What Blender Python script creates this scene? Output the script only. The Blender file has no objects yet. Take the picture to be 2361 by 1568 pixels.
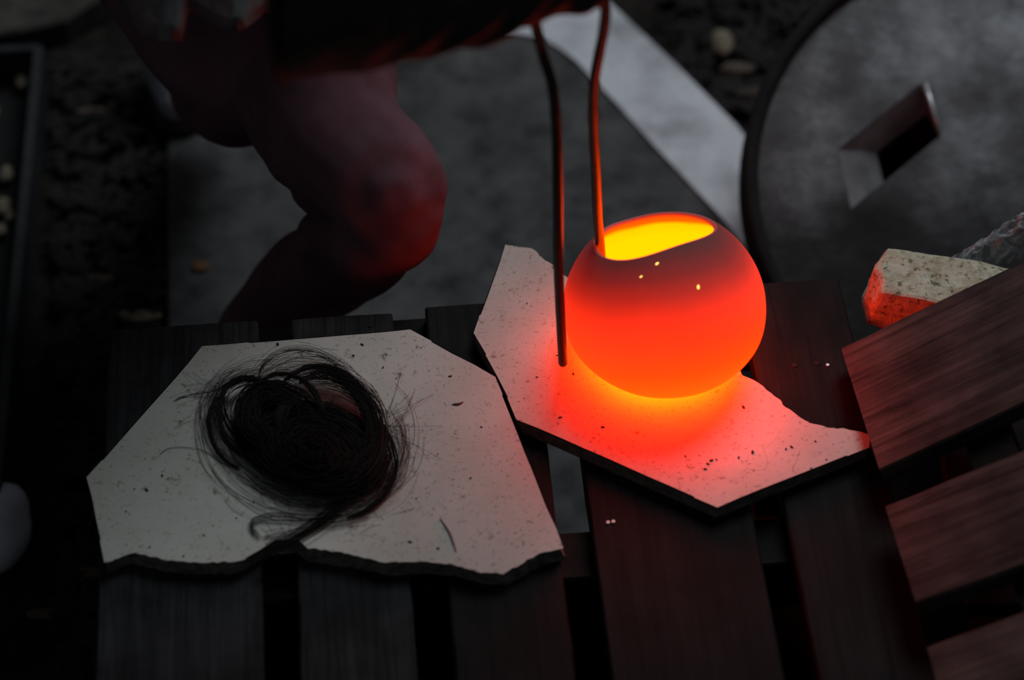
import bpy, bmesh, math, random
import numpy as np
from mathutils import Vector, Matrix, noise

S = bpy.context.scene
COL = S.collection
random.seed(4)
PI = math.pi

# ------------------------------------------------------------------ camera
ZT = 0.32                       # top of the slatted table
PITCH = math.radians(49.4)
DIST = 2.03
FPX = 5003.0
DV = np.array([0, math.cos(PITCH), -math.sin(PITCH)])
UPV = np.array([0, math.sin(PITCH), math.cos(PITCH)])
CAM = np.array([0, 0, ZT]) - DV * DIST

cam = bpy.data.cameras.new('camera')
cam.sensor_width = 23.6
cam.lens = FPX * 23.6 / 2361
cam.clip_start = 0.02
cam.dof.use_dof = True
cam.dof.focus_distance = 2.0
cam.dof.aperture_fstop = 1.5
co = bpy.data.objects.new('camera', cam)
COL.objects.link(co)
co.location = CAM
co.rotation_euler = (PI / 2 - PITCH, 0, 0)
S.camera = co

# ------------------------------------------------------------------ light
w = bpy.data.worlds.new('dusk')
S.world = w
w.use_nodes = True
w.node_tree.nodes['Background'].inputs[0].default_value = (0.80, 0.90, 1.0, 1)
w.node_tree.nodes['Background'].inputs[1].default_value = 0.055


def area(name, loc, target, size, power, color):
    l = bpy.data.lights.new(name, 'AREA')
    l.shape = 'DISK'
    l.size = size
    l.energy = power
    l.color = color
    o = bpy.data.objects.new(name, l)
    COL.objects.link(o)
    o.location = loc
    o.rotation_euler = (Vector(target) - Vector(loc)).to_track_quat('-Z', 'Y').to_euler()
    return o


area('overcast_daylight', (0.95, 1.95, 3.0), (0, 0.0, 0.2), 1.8, 51, (0.88, 0.95, 1.0))

S.view_settings.view_transform = 'Standard'
S.view_settings.look = 'None'
S.view_settings.gamma = 1
S.view_settings.use_curve_mapping = False
S.view_settings.exposure = 0


# ------------------------------------------------------------------ geometry helpers
def ray(u, v):
    return DV * FPX + np.array([1, 0, 0]) * (u - 1180.5) + UPV * (784 - v)


def P(u, v, z=ZT):
    """world point at height z seen at (u, v) of the photograph"""
    r = ray(u, v)
    return Vector(CAM + r * ((z - CAM[2]) / r[2]))


def PY(u, v, y):
    r = ray(u, v)
    return Vector(CAM + r * ((y - CAM[1]) / r[1]))


def PPL(u, v, p0, n):
    r = ray(u, v)
    c = np.array(p0) - CAM
    n = np.array(n)
    return Vector(CAM + r * (c.dot(n) / r.dot(n)))


def link(name, me, mat=None, parent=None, smooth=False):
    o = bpy.data.objects.new(name, me)
    COL.objects.link(o)
    if mat:
        me.materials.append(mat)
    if parent:
        o.parent = parent
    if smooth:
        for p in me.polygons:
            p.use_smooth = True
    return o


def from_bm(name, bm, mat, parent=None, smooth=False):
    me = bpy.data.meshes.new(name)
    bmesh.ops.recalc_face_normals(bm, faces=bm.faces)
    bm.to_mesh(me)
    bm.free()
    return link(name, me, mat, parent, smooth)


def tag(o, label=None, cat=None, group=None, kind=None):
    if label: o['label'] = label
    if cat: o['category'] = cat
    if group: o['group'] = group
    if kind: o['kind'] = kind
    return o


def empty(name, loc, label, cat, group=None):
    o = bpy.data.objects.new(name, None)
    o.empty_display_size = 0.05
    COL.objects.link(o)
    o.location = loc
    return tag(o, label, cat, group)


def adopt(o, root):
    """keep world placement while hanging a part under its thing"""
    o.parent = root
    o.matrix_parent_inverse = Matrix.Translation(-Vector(root.location))
    return o


def box_bm(x0, x1, y0, y1, z0, z1, bev=0.0, bm=None, segs=1):
    bm = bm or bmesh.new()
    r = bmesh.ops.create_cube(bm, size=1)
    for v in r['verts']:
        v.co = Vector(((x0 + x1) / 2 + v.co.x * (x1 - x0), (y0 + y1) / 2 + v.co.y * (y1 - y0), (z0 + z1) / 2 + v.co.z * (z1 - z0)))
    if bev:
        ed = list({e for v in r['verts'] for e in v.link_edges})
        bmesh.ops.bevel(bm, geom=ed, offset=bev, segments=segs, affect='EDGES', profile=0.5)
    return bm


def prism_bm(pts, z0, z1, bev=0.0):
    bm = bmesh.new()
    top = [bm.verts.new((p[0], p[1], z1)) for p in pts]
    bot = [bm.verts.new((p[0], p[1], z0)) for p in pts]
    n = len(pts)
    ft = bm.faces.new(top)
    bm.faces.new(bot[::-1])
    for i in range(n):
        bm.faces.new((top[i], bot[i], bot[(i + 1) % n], top[(i + 1) % n]))
    if bev:
        bmesh.ops.bevel(bm, geom=list(ft.edges), offset=bev, segments=1, affect='EDGES')
    return bm


def catmull(pts, n=8):
    pts = [Vector(p) for p in pts]
    q = [pts[0] * 2 - pts[1]] + pts + [pts[-1] * 2 - pts[-2]]
    out = []
    for i in range(1, len(q) - 2):
        for k in range(n):
            t = k / n
            a, b, c, d = q[i - 1], q[i], q[i + 1], q[i + 2]
            out.append(0.5 * ((2 * b) + (c - a) * t + (2 * a - 5 * b + 4 * c - d) * t * t + (3 * b - a - 3 * c + d) * t ** 3))
    out.append(pts[-1])
    return out


def tube_bm(pts, radii, seg=14, bm=None, cap=True, up=(0, 0, 1)):
    bm = bm or bmesh.new()
    rings = []
    ref = Vector(up)
    for i, p in enumerate(pts):
        t = (pts[min(i + 1, len(pts) - 1)] - pts[max(i - 1, 0)]).normalized()
        a = ref - t * ref.dot(t)
        if a.length < 1e-4:
            a = Vector((1, 0, 0)) - t * t.x
        a.normalize()
        ref = a
        b = t.cross(a)
        r = radii[i] if hasattr(radii, '__len__') else radii
        ra, rb = r if isinstance(r, tuple) else (r, r)
        rings.append([bm.verts.new(p + a * math.cos(2 * PI * k / seg) * ra + b * math.sin(2 * PI * k / seg) * rb) for k in range(seg)])
    for i in range(len(rings) - 1):
        for k in range(seg):
            bm.faces.new((rings[i][k], rings[i][(k + 1) % seg], rings[i + 1][(k + 1) % seg], rings[i + 1][k]))
    if cap:
        for rg, e in ((rings[0][::-1], pts[0]), (rings[-1], pts[-1])):
            bm.faces.new(rg)
    return bm


def ball_bm(c, r, bm=None, sc=(1, 1, 1), sub=3):
    bm = bm or bmesh.new()
    g = bmesh.ops.create_icosphere(bm, subdivisions=sub, radius=1)
    for v in g['verts']:
        v.co = Vector((v.co.x * r * sc[0], v.co.y * r * sc[1], v.co.z * r * sc[2])) + Vector(c)
    return bm


def remeshed(name, bm, mat, voxel, smooth_it=6, parent=None, disp=0.0, dscale=20, fn=None):
    """fuse overlapping lofts into one continuous skin"""
    me = bpy.data.meshes.new(name)
    bm.to_mesh(me)
    bm.free()
    o = bpy.data.objects.new(name, me)
    COL.objects.link(o)
    m = o.modifiers.new('r', 'REMESH')
    m.mode = 'VOXEL'
    m.voxel_size = voxel
    s = o.modifiers.new('s', 'SMOOTH')
    s.iterations = smooth_it
    s.factor = 0.5
    dg = bpy.context.evaluated_depsgraph_get()
    ev = bpy.data.meshes.new_from_object(o.evaluated_get(dg))
    o.modifiers.clear()
    o.data = ev
    ev.name = name
    ev.materials.clear()
    ev.materials.append(mat)
    ev.update()
    if disp or fn:
        nv = [v.normal.copy() for v in ev.vertices]
        for v, n in zip(ev.vertices, nv):
            d = disp * noise.noise(v.co * dscale) if disp else 0
            if fn: d += fn(v.co)
            v.co += n * d
    for p in ev.polygons:
        p.use_smooth = True
    if parent:
        o.parent = parent
    return o


# ------------------------------------------------------------------ materials
def mat_new(name):
    m = bpy.data.materials.new(name)
    m.use_nodes = True
    nt = m.node_tree
    b = nt.nodes['Principled BSDF']
    return m, nt, b


def N(nt, t, **kw):
    n = nt.nodes.new(t)
    for k, v in kw.items():
        if k in n.inputs.keys():
            n.inputs[k].default_value = v
        else:
            setattr(n, k, v)
    return n


def ramp(nt, fac, stops, interp='LINEAR'):
    r = nt.nodes.new('ShaderNodeValToRGB')
    r.color_ramp.interpolation = interp
    e = r.color_ramp.elements
    while len(e) > 1:
        e.remove(e[-1])
    e[0].position = stops[0][0]
    e[0].color = tuple(stops[0][1]) + (1,)
    for p, c in stops[1:]:
        k = e.new(p)
        k.color = tuple(c) + (1,)
    nt.links.new(fac, r.inputs[0])
    return r.outputs[0]


def coords(nt, scale=(1, 1, 1), rot=(0, 0, 0), src='Object'):
    tc = nt.nodes.new('ShaderNodeTexCoord')
    mp = nt.nodes.new('ShaderNodeMapping')
    mp.inputs['Scale'].default_value = scale
    mp.inputs['Rotation'].default_value = rot
    nt.links.new(tc.outputs[src], mp.inputs[0])
    return mp.outputs[0]


def noise_tex(nt, vec, scale, detail=6, rough=0.6, dist=0):
    n = N(nt, 'ShaderNodeTexNoise')
    n.inputs['Scale'].default_value = scale
    n.inputs['Detail'].default_value = detail
    n.inputs['Roughness'].default_value = rough
    n.inputs['Distortion'].default_value = dist
    nt.links.new(vec, n.inputs['Vector'])
    return n.outputs['Fac']


def mixc(nt, fac, a, b, mode='MIX'):
    m = nt.nodes.new('ShaderNodeMix')
    m.data_type = 'RGBA'
    m.blend_type = mode
    for s, v in ((m.inputs['Factor'], fac), (m.inputs[6], a), (m.inputs[7], b)):
        if hasattr(v, 'links'):
            nt.links.new(v, s)
        elif isinstance(v, tuple):
            s.default_value = v + (1,)
        else:
            s.default_value = v
    return m.outputs[2]


def bump(nt, b, h, strength=0.5, dist=0.002):
    n = nt.nodes.new('ShaderNodeBump')
    n.inputs['Strength'].default_value = strength
    n.inputs['Distance'].default_value = dist
    nt.links.new(h, n.inputs['Height'])
    nt.links.new(n.outputs[0], b.inputs['Normal'])


def wood(name, dark, light, along='y', rough=0.75):
    m, nt, b = mat_new(name)
    sc = (60, 2.5, 60) if along == 'y' else (2.5, 60, 60)
    oi = nt.nodes.new('ShaderNodeObjectInfo')
    tc = nt.nodes.new('ShaderNodeTexCoord')
    add = N(nt, 'ShaderNodeVectorMath', operation='ADD')
    nt.links.new(tc.outputs['Object'], add.inputs[0])
    sc3 = N(nt, 'ShaderNodeVectorMath', operation='SCALE')
    sc3.inputs[0].default_value = (3, 7, 2)
    nt.links.new(oi.outputs['Random'], sc3.inputs['Scale'])
    nt.links.new(sc3.outputs[0], add.inputs[1])
    mp = nt.nodes.new('ShaderNodeMapping')
    mp.inputs['Scale'].default_value = sc
    nt.links.new(add.outputs[0], mp.inputs[0])
    g = noise_tex(nt, mp.outputs[0], 1.6, 8, 0.65, 1.2)
    blot = noise_tex(nt, add.outputs[0], 14, 5, 0.6)
    mid = tuple((x + y) / 2 for x, y in zip(dark, light))
    c = ramp(nt, g, [(0.3, dark), (0.5, mid), (0.7, light)])
    bl = ramp(nt, blot, [(0.35, (0.45, 0.45, 0.45)), (0.65, (1.25, 1.25, 1.25))])
    c = mixc(nt, 1.0, c, bl, 'MULTIPLY')
    nt.links.new(c, b.inputs['Base Color'])
    b.inputs['Roughness'].default_value = rough
    b.inputs['Specular IOR Level'].default_value = 0.12
    bump(nt, b, g, 0.5, 0.0015)
    return m


def plain(name, col, rough=0.8, metal=0.0, var=0.3, scale=20, bumpd=0.001, spec=0.3):
    m, nt, b = mat_new(name)
    v = coords(nt)
    n = noise_tex(nt, v, scale, 6, 0.6)
    lo = tuple(c * (1 - var) for c in col)
    hi = tuple(min(1, c * (1 + var)) for c in col)
    nt.links.new(ramp(nt, n, [(0.3, lo), (0.7, hi)]), b.inputs['Base Color'])
    b.inputs['Roughness'].default_value = rough
    b.inputs['Metallic'].default_value = metal
    b.inputs['Specular IOR Level'].default_value = spec
    bump(nt, b, n, 0.5, bumpd)
    return m


def shelf_material():
    m, nt, b = mat_new('kiln_wash')
    v = coords(nt)
    big = noise_tex(nt, v, 9, 4, 0.6)
    spk = noise_tex(nt, v, 260, 3, 0.7)
    spk2 = noise_tex(nt, v, 70, 5, 0.75)
    c = ramp(nt, big, [(0.3, (0.40, 0.395, 0.35)), (0.7, (0.50, 0.49, 0.45))])
    c = mixc(nt, 1.0, c, ramp(nt, spk, [(0.30, (0.55, 0.52, 0.44)), (0.42, (1, 1, 1))]), 'MULTIPLY')
    c = mixc(nt, 1.0, c, ramp(nt, spk2, [(0.29, (0.30, 0.26, 0.2)), (0.39, (1, 1, 1))]), 'MULTIPLY')
    # thin crazing scratches
    vo = N(nt, 'ShaderNodeTexVoronoi', feature='DISTANCE_TO_EDGE')
    vo.inputs['Scale'].default_value = 11
    wv = N(nt, 'ShaderNodeVectorMath', operation='ADD')
    nz = N(nt, 'ShaderNodeTexNoise')
    nz.inputs['Scale'].default_value = 5
    nt.links.new(v, nz.inputs['Vector'])
    nt.links.new(v, wv.inputs[0])
    nt.links.new(nz.outputs['Color'], wv.inputs[1])
    nt.links.new(wv.outputs[0], vo.inputs['Vector'])
    line = ramp(nt, vo.outputs[0], [(0.0, (0.5, 0.48, 0.42)), (0.008, (1, 1, 1))])
    msk = ramp(nt, noise_tex(nt, v, 17, 2, 0.5), [(0.58, (0, 0, 0)), (0.68, (0.8, 0.8, 0.8))])
    c = mixc(nt, msk, c, mixc(nt, 1.0, c, line, 'MULTIPLY'))
    nt.links.new(c, b.inputs['Base Color'])
    b.inputs['Roughness'].default_value = 0.9
    b.inputs['Specular IOR Level'].default_value = 0.15
    bump(nt, b, spk2, 0.35, 0.001)
    return m


M_slat = wood('scorched_slat_wood', (0.0022, 0.0018, 0.0018), (0.0105, 0.0088, 0.0084), 'y')
M_slat_grey = wood('weathered_grey_slat_wood', (0.006, 0.006, 0.0064), (0.034, 0.034, 0.036), 'y')
M_beam = wood('beam_wood', (0.004, 0.0035, 0.0035), (0.01, 0.009, 0.0085), 'x')
M_board = wood('brown_board_wood', (0.012, 0.0085, 0.008), (0.085, 0.062, 0.056), 'x', 0.7)
M_shelf = shelf_material()
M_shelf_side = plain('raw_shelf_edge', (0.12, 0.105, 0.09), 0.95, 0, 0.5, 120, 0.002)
M_iron = plain('black_iron', (0.012, 0.010, 0.010), 0.42, 0.0, 0.35, 90, 0.0006, 0.35)
M_soot = plain('soot_black', (0.008, 0.008, 0.008), 0.9, 0, 0.4, 30)
M_trousers = plain('wine_red_cloth', (0.115, 0.060, 0.073), 0.95, 0, 0.3, 14, 0.001, 0.1)
M_shirt = plain('grey_shirt_cloth', (0.19, 0.19, 0.195), 0.95, 0, 0.25, 30, 0.001, 0.1)
M_glove = plain('black_glove_leather', (0.022, 0.017, 0.016), 0.75, 0, 0.4, 60, 0.002, 0.25)
M_skin = plain('skin', (0.35, 0.2, 0.14), 0.6, 0, 0.1, 20, 0.0004)
M_hairp = plain('dark_head_hair', (0.02, 0.014, 0.01), 0.6, 0, 0.3, 80, 0.002)
M_shoe = plain('grey_shoe_fabric', (0.2, 0.21, 0.23), 0.8, 0, 0.4, 40)
M_sole = plain('dark_rubber', (0.02, 0.02, 0.02), 0.8)
M_core = plain('matted_hair', (0.006, 0.004, 0.0035), 1.0, 0, 0.6, 90, 0.002, 0.0)
M_hair = plain('horsehair', (0.009, 0.0055, 0.0045), 0.65, 0, 0.3, 200, 0, 0.12)
M_stone = plain('pale_stone', (0.52, 0.51, 0.56), 0.9, 0, 0.12, 25)
M_chip = plain('pale_chip', (0.15, 0.13, 0.09), 0.9, 0, 0.5, 60)
M_leaf = plain('litter_brown', (0.011, 0.009, 0.008), 0.95, 0, 0.9, 9)
M_steeldull = plain('dull_steel', (0.022, 0.024, 0.026), 0.6, 0.3, 0.4, 30)
M_nail = plain('bright_nail', (0.30, 0.27, 0.26), 0.45, 0.6, 0.1, 50, 0)


def ground_material(name, lo, hi, s1, s2, bd=0.004):
    m, nt, b = mat_new(name)
    v = coords(nt)
    a = noise_tex(nt, v, s1, 8, 0.65)
    c = noise_tex(nt, v, s2, 5, 0.6)
    col = ramp(nt, a, [(0.3, lo), (0.7, hi)])
    col = mixc(nt, 1.0, col, ramp(nt, c, [(0.32, (0.5, 0.5, 0.5)), (0.55, (1.05, 1.05, 1.05))]), 'MULTIPLY')
    nt.links.new(col, b.inputs['Base Color'])
    b.inputs['Roughness'].default_value = 0.95
    b.inputs['Specular IOR Level'].default_value = 0.15
    bump(nt, b, a, 0.6, bd)
    return m


M_soil = ground_material('dark_soil', (0.004, 0.0035, 0.003), (0.024, 0.019, 0.016), 16, 60)
M_conc = ground_material('dark_concrete', (0.040, 0.041, 0.041), (0.098, 0.099, 0.098), 9, 20, 0.002)  # concrete in a darker tone than the strip along its edge
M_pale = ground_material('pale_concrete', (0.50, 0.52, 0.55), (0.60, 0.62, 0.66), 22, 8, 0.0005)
M_topleft = ground_material('grey_paver', (0.035, 0.032, 0.028), (0.075, 0.07, 0.062), 10, 30, 0.002)

# drum lid steel
M_lid, nt, b = mat_new('dark_steel_lid')
v = coords(nt)
a = noise_tex(nt, v, 7, 8, 0.65)
c2 = noise_tex(nt, v, 22, 5, 0.6)
lidc = (ramp(nt, a, [(0.38, (0.034, 0.032, 0.033)), (0.52, (0.080, 0.079, 0.082)), (0.68, (0.20, 0.205, 0.215))]))
LIDNT = (nt, b, lidc, a)
b.inputs['Metallic'].default_value = 0.55
nt.links.new(ramp(nt, c2, [(0.3, (0.42, 0.42, 0.42)), (0.7, (0.7, 0.7, 0.7))]), b.inputs['Roughness'])
bump(nt, b, c2, 0.4, 0.004)

# firebrick
M_brick, nt, b = mat_new('soft_firebrick')
v = coords(nt)
a = noise_tex(nt, v, 70, 5, 0.7)
c2 = noise_tex(nt, v, 190, 3, 0.6)
nt.links.new(mixc(nt, 1.0, ramp(nt, a, [(0.3, (0.30, 0.25, 0.15)), (0.6, (0.56, 0.52, 0.40))]),
                  ramp(nt, c2, [(0.33, (0.3, 0.28, 0.2)), (0.45, (1, 1, 1))]), 'MULTIPLY'), b.inputs['Base Color'])
b.inputs['Roughness'].default_value = 0.95
bump(nt, b, a, 0.9, 0.003)

# crumpled clear film
M_film, nt, b = mat_new('clear_crumpled_film')
b.inputs['Base Color'].default_value = (0.75, 0.8, 0.85, 1)
b.inputs['Roughness'].default_value = 0.28
b.inputs['Specular IOR Level'].default_value = 0.8
v = coords(nt)
a = noise_tex(nt, v, 38, 5, 0.6, 1.0)
al = ramp(nt, a, [(0.42, (0.05, 0.05, 0.05)), (0.52, (0.5, 0.5, 0.5)), (0.60, (0.06, 0.06, 0.06))])
nt.links.new(al, b.inputs['Alpha'])
bump(nt, b, a, 0.8, 0.006)

# ------------------------------------------------------------------ the pot's heat: cooled rim, hottest underside
ZS = ZT + 0.017                       # top of the kiln shelves
POT_A, POT_C = 0.0915, 0.060
POTC = P(1531, 714, ZS + 0.053)
AX = Vector(math.cos(math.radians(23)) * (-0.165 * np.array([1, 0, 0]) + 0.986 * UPV) + math.sin(math.radians(23)) * (-DV)).normalized()


def heat_material(name, stops, base=(0.07, 0.055, 0.05), rough=0.8, nz=0.06, under=None):
    m, nt, b = mat_new(name)
    tc = nt.nodes.new('ShaderNodeTexCoord')
    nr = N(nt, 'ShaderNodeVectorMath', operation='NORMALIZE')
    nt.links.new(tc.outputs['Object'], nr.inputs[0])
    dt = N(nt, 'ShaderNodeVectorMath', operation='DOT_PRODUCT')
    nt.links.new(nr.outputs[0], dt.inputs[0])
    dt.inputs[1].default_value = AX
    n = noise_tex(nt, tc.outputs['Object'], 16, 3, 0.5)
    ma = N(nt, 'ShaderNodeMath', operation='MULTIPLY_ADD')
    nt.links.new(n, ma.inputs[0])
    ma.inputs[1].default_value = nz * 2
    ma.inputs[2].default_value = -nz
    ad = N(nt, 'ShaderNodeMath', operation='ADD')
    nt.links.new(dt.outputs['Value'], ad.inputs[0])
    nt.links.new(ma.outputs[0], ad.inputs[1])
    mr = N(nt, 'ShaderNodeMapRange')
    mr.inputs['From Min'].default_value = -1
    mr.inputs['From Max'].default_value = 1
    nt.links.new(ad.outputs[0], mr.inputs['Value'])
    k = 40.0
    col = ramp(nt, mr.outputs[0], [((p + 1) / 2, tuple(x / k for x in c)) for p, c in stops])
    if under:      # the hottest clay is the underside, nearest the shelf
        sx = nt.nodes.new('ShaderNodeSeparateXYZ')
        nt.links.new(nr.outputs[0], sx.inputs[0])
        m2 = N(nt, 'ShaderNodeMapRange')
        m2.inputs['From Min'].default_value = -0.36
        m2.inputs['From Max'].default_value = -0.62
        nt.links.new(sx.outputs['Z'], m2.inputs['Value'])
        u_ = ramp(nt, m2.outputs[0], [(0, (0, 0, 0)), (1, tuple(x / k for x in under))])
        col = mixc(nt, 1.0, col, u_, 'ADD')
    nt.links.new(col, b.inputs['Emission Color'])
    b.inputs['Emission Strength'].default_value = k
    b.inputs['Base Color'].default_value = base + (1,)
    b.inputs['Roughness'].default_value = rough
    b.inputs['Specular IOR Level'].default_value = 0.2
    return m


M_hot_out = heat_material('glowing_clay_outside', [
    (-1.0, (22, 0.27, 0.0)), (-0.8, (20, 0.20, 0.0)), (-0.6, (15, 0.13, 0.0)), (-0.3, (7, 0.075, 0.001)),
    (0.0, (2.3, 0.048, 0.005)), (0.15, (1.5, 0.040, 0.006)), (0.32, (0.95, 0.026, 0.006)), (0.48, (0.48, 0.013, 0.005)), (0.62, (0.22, 0.006, 0.004)), (0.76, (0.09, 0.003, 0.003)), (0.85, (0.04, 0.003, 0.003))],
    under=(16, 1.25, 0.0))
M_hot_in = heat_material('glowing_clay_inside', [
    (-1.0, (14, 0.74, 0.0)), (0.5, (13, 0.72, 0.0)), (0.66, (10, 0.62, 0.0)), (0.735, (4, 0.12, 0.0)), (0.86, (1.0, 0.03, 0.003))], (0.02, 0.02, 0.02))
M_pin, nt, b = mat_new('pinhole_glow')
b.inputs['Base Color'].default_value = (0, 0, 0, 1)
b.inputs['Emission Color'].default_value = (1, 0.62, 0.12, 1)
b.inputs['Emission Strength'].default_value = 2.0


# ------------------------------------------------------------------ ground
def struct(o):
    o['kind'] = 'structure'
    return o


def grid_bm(x0, x1, y0, y1, nx, ny, zf):
    bm = bmesh.new()
    g = [[bm.verts.new((x0 + (x1 - x0) * i / nx, y0 + (y1 - y0) * j / ny, zf(x0 + (x1 - x0) * i / nx, y0 + (y1 - y0) * j / ny))) for i in range(nx + 1)] for j in range(ny + 1)]
    for j in range(ny):
        for i in range(nx):
            bm.faces.new((g[j][i], g[j][i + 1], g[j + 1][i + 1], g[j + 1][i]))
    return bm


struct(from_bm('ground', grid_bm(-2.6, 2.6, -2.4, 3.4, 220, 240, lambda x, y: -0.022 + 0.012 * noise.noise(Vector((x * 9, y * 9, 0))) + 0.006 * noise.noise(Vector((x * 30, y * 30, 2)))), M_soil, smooth=True))

e0, e1 = P(385, 330, 0), P(385, 740, 0)
dl = (e1 - e0).normalized()
r0, r1 = P(1410, 10, 0), P(1730, 340, 0)
dr = (r1 - r0).normalized()
slab = [e0 - dl * 0.05, e0 + dl * 2.2, (1.9, -1.6), r1 + dr * 1.9, r0 - dr * 0.75, (-0.35, 1.48)]
slab = [(p[0], p[1]) for p in slab]
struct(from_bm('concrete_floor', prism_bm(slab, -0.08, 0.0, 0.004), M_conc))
# paler raised strip along the slab's edge
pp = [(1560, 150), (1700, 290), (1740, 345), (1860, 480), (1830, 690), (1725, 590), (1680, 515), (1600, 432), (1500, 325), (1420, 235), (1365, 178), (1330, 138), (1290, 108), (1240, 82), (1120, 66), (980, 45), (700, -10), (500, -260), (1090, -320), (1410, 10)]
struct(from_bm('pale_strip', prism_bm([tuple(P(u, v, 0.004))[:2] for u, v in pp], 0.0, 0.004, 0.001), M_pale))
# grey paving slab, far left corner
pp = [(-200, 95), (40, 70), (150, 45), (250, -20), (240, -200), (-200, -200)]
tag(from_bm('paving_stone', prism_bm([tuple(P(u, v, 0.02))[:2] for u, v in pp], -0.02, 0.02, 0.004), M_topleft), 'grey paving stone in the far left corner of the ground', 'paving stone')


def litter(name, n, region, mat, smin, smax, label, seed):
    rnd = random.Random(seed)
    bm = bmesh.new()
    for _ in range(n):
        p = region(rnd)
        s = rnd.uniform(smin, smax)
        g = bmesh.ops.create_icosphere(bm, subdivisions=1, radius=1)
        a = rnd.uniform(0, PI)
        sx, sy, sz = s * rnd.uniform(0.8, 1.7), s * rnd.uniform(0.4, 0.9), s * rnd.uniform(0.1, 0.35)
        R = Matrix.Rotation(a, 3, 'Z') @ Matrix.Rotation(rnd.uniform(-0.5, 0.5), 3, 'X')
        for v_ in g['verts']:
            q = Vector((v_.co.x * sx, v_.co.y * sy, v_.co.z * sz)) * rnd.uniform(0.8, 1.2)
            v_.co = R @ q + Vector(p)
    o = from_bm(name, bm, mat)
    tag(o, label, name.replace('_', ' '), kind='stuff')
    return o


litter('leaf_litter', 900, lambda r: P(r.uniform(125, 372), r.uniform(120, 1600), -0.008 + r.uniform(0, 0.006)), M_leaf, 0.005, 0.016,
       'dark leaf litter on the soil at the left of the concrete', 1)
litter('wood_chips', 260, lambda r: P(r.uniform(1480, 1900), r.uniform(-60, 250), -0.006) if r.random() < 1 else 0, M_leaf, 0.005, 0.016,
       'dark wood chips on the soil beyond the pale strip', 2)


def stone(name, c, r, sc, mat, label, cat, seed=0, group=None):
    bm = ball_bm((0, 0, 0), r, sc=sc, sub=3)
    for v_ in bm.verts:
        v_.co *= 1 + 0.22 * noise.noise(v_.co * (1.3 / r) + Vector((seed, 0, 0)))
    o = from_bm(name, bm, mat, smooth=True)
    o.location = c
    return tag(o, label, cat, group)


stone('pebble', P(1665, 100, 0.0), 0.018, (0.8, 1.2, 0.6), M_chip, 'pale pebble on the dark soil right of the strip, the nearer to the frame top', 'stone', 1)
stone('pebble', P(1700, 158, -0.004), 0.016, (1.5, 0.6, 0.4), plain('brown_pebble', (0.09, 0.075, 0.06), 0.9), 'long brown pebble on the soil below the pale pebble', 'stone', 3)
stone('pebble', P(1735, 215, -0.006), 0.014, (1.5, 0.7, 0.5), plain('dark_pebble', (0.05, 0.04, 0.033), 0.9), 'small dark pebble on the soil nearest the drum lid rim', 'stone', 5)
stone('smooth_stone', P(-8, 1215, 0.025), 0.045, (0.80, 1.25, 0.7), M_stone, 'smooth pale grey stone cut by the left edge of the view', 'stone', 7)
for i, (u, v_, s) in enumerate([(318, 728, 0.017), (232, 640, 0.010), (155, 760, 0.010), (340, 500, 0.010), (105, 1415, 0.013), (210, 255, 0.012), (215, 1320, 0.013)]):
    where = ['beside the back left corner of the table', 'left of the table corner leaf', 'beside the tray, level with the table corner', 'beside the concrete edge',
             'at the lower left below the smooth stone', 'near the top beside the tray', 'just below the left shelf corner'][i]
    stone('dry_leaf', P(u, v_, -0.004), s, (1.6, 0.5, 0.12), M_chip if i in (0,) else plain('leaf%d' % i, (0.075, 0.055, 0.04), 0.95),
          'curled dry leaf on dark soil ' + where, 'leaf', i, 'dry leaves on the soil')
stone('fallen_leaf', P(462, 612, 0.004), 0.009, (1.3, 0.9, 0.2), plain('orange_leaf', (0.16, 0.08, 0.04), 0.9), 'small orange brown leaf on the grey concrete behind the table', 'leaf', 3)

# shallow steel tray at the far left
A, B = P(88, 104, 0.05), P(12, 880, 0.05)
dd = (B - A).normalized()
nn = Vector((-dd.y, dd.x, 0)) * -1
if nn.x > 0: nn = -nn
tr = empty('metal_tray', (A.x, A.y, -0.01), 'shallow rusty steel tray of pale chips along the left edge', 'tray')


def strip(a, c, wdt, z0, z1, name, mat, root):
    t = (c - a).normalized()
    s = Vector((-t.y, t.x, 0)) * wdt / 2
    bm = prism_bm([(a + s)[:2], (a - s)[:2], (c - s)[:2], (c + s)[:2]], z0, z1, 0.0015)
    return adopt(from_bm(name, bm, mat), root)


strip(A, A + dd * 0.75, 0.012, -0.015, 0.05, 'side_wall', M_steeldull, tr)
strip(A + nn * 0.3, A + nn * 0.3 + dd * 0.75, 0.012, -0.015, 0.05, 'side_wall', M_steeldull, tr)
strip(A, A + nn * 0.3, 0.012, -0.015, 0.048, 'end_wall', M_steeldull, tr)
strip(A + dd * 0.75, A + nn * 0.3 + dd * 0.75, 0.012, -0.015, 0.048, 'end_wall', M_steeldull, tr)
strip(A + nn * 0.15, A + nn * 0.15 + dd * 0.74, 0.29, -0.015, -0.004, 'tray_bottom', M_soot, tr)
for i, (u, v_, s) in enumerate([(55, 145, 0.010), (50, 188, 0.011), (14, 402, 0.012), (8, 475, 0.013), (22, 498, 0.008), (-20, 260, 0.012), (2, 530, 0.010)]):
    stone('pale_chip', P(u, v_, 0.008), s * 0.8, (0.9, 1.3, 0.7), M_chip,
          'pale wood chip in the steel tray, ' + ['nearest its far corner', 'second from its far corner', 'third along the rim side', 'large one half way down', 'small one by the rim half way down', 'outermost at the left', 'lowest of the row'][i],
          'wood chip', i, 'pale chips in the tray')

# ------------------------------------------------------------------ slatted table
PSI = math.radians(5)
table = empty('slatted_table', (0, -0.2, 0), 'low dark table of scorched wooden slats under both kiln shelves', 'table')
table.rotation_euler = (0, 0, PSI)
Rm = Matrix.Translation(table.location) @ Matrix.Rotation(PSI, 4, 'Z')
Ri = Rm.inverted()


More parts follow.
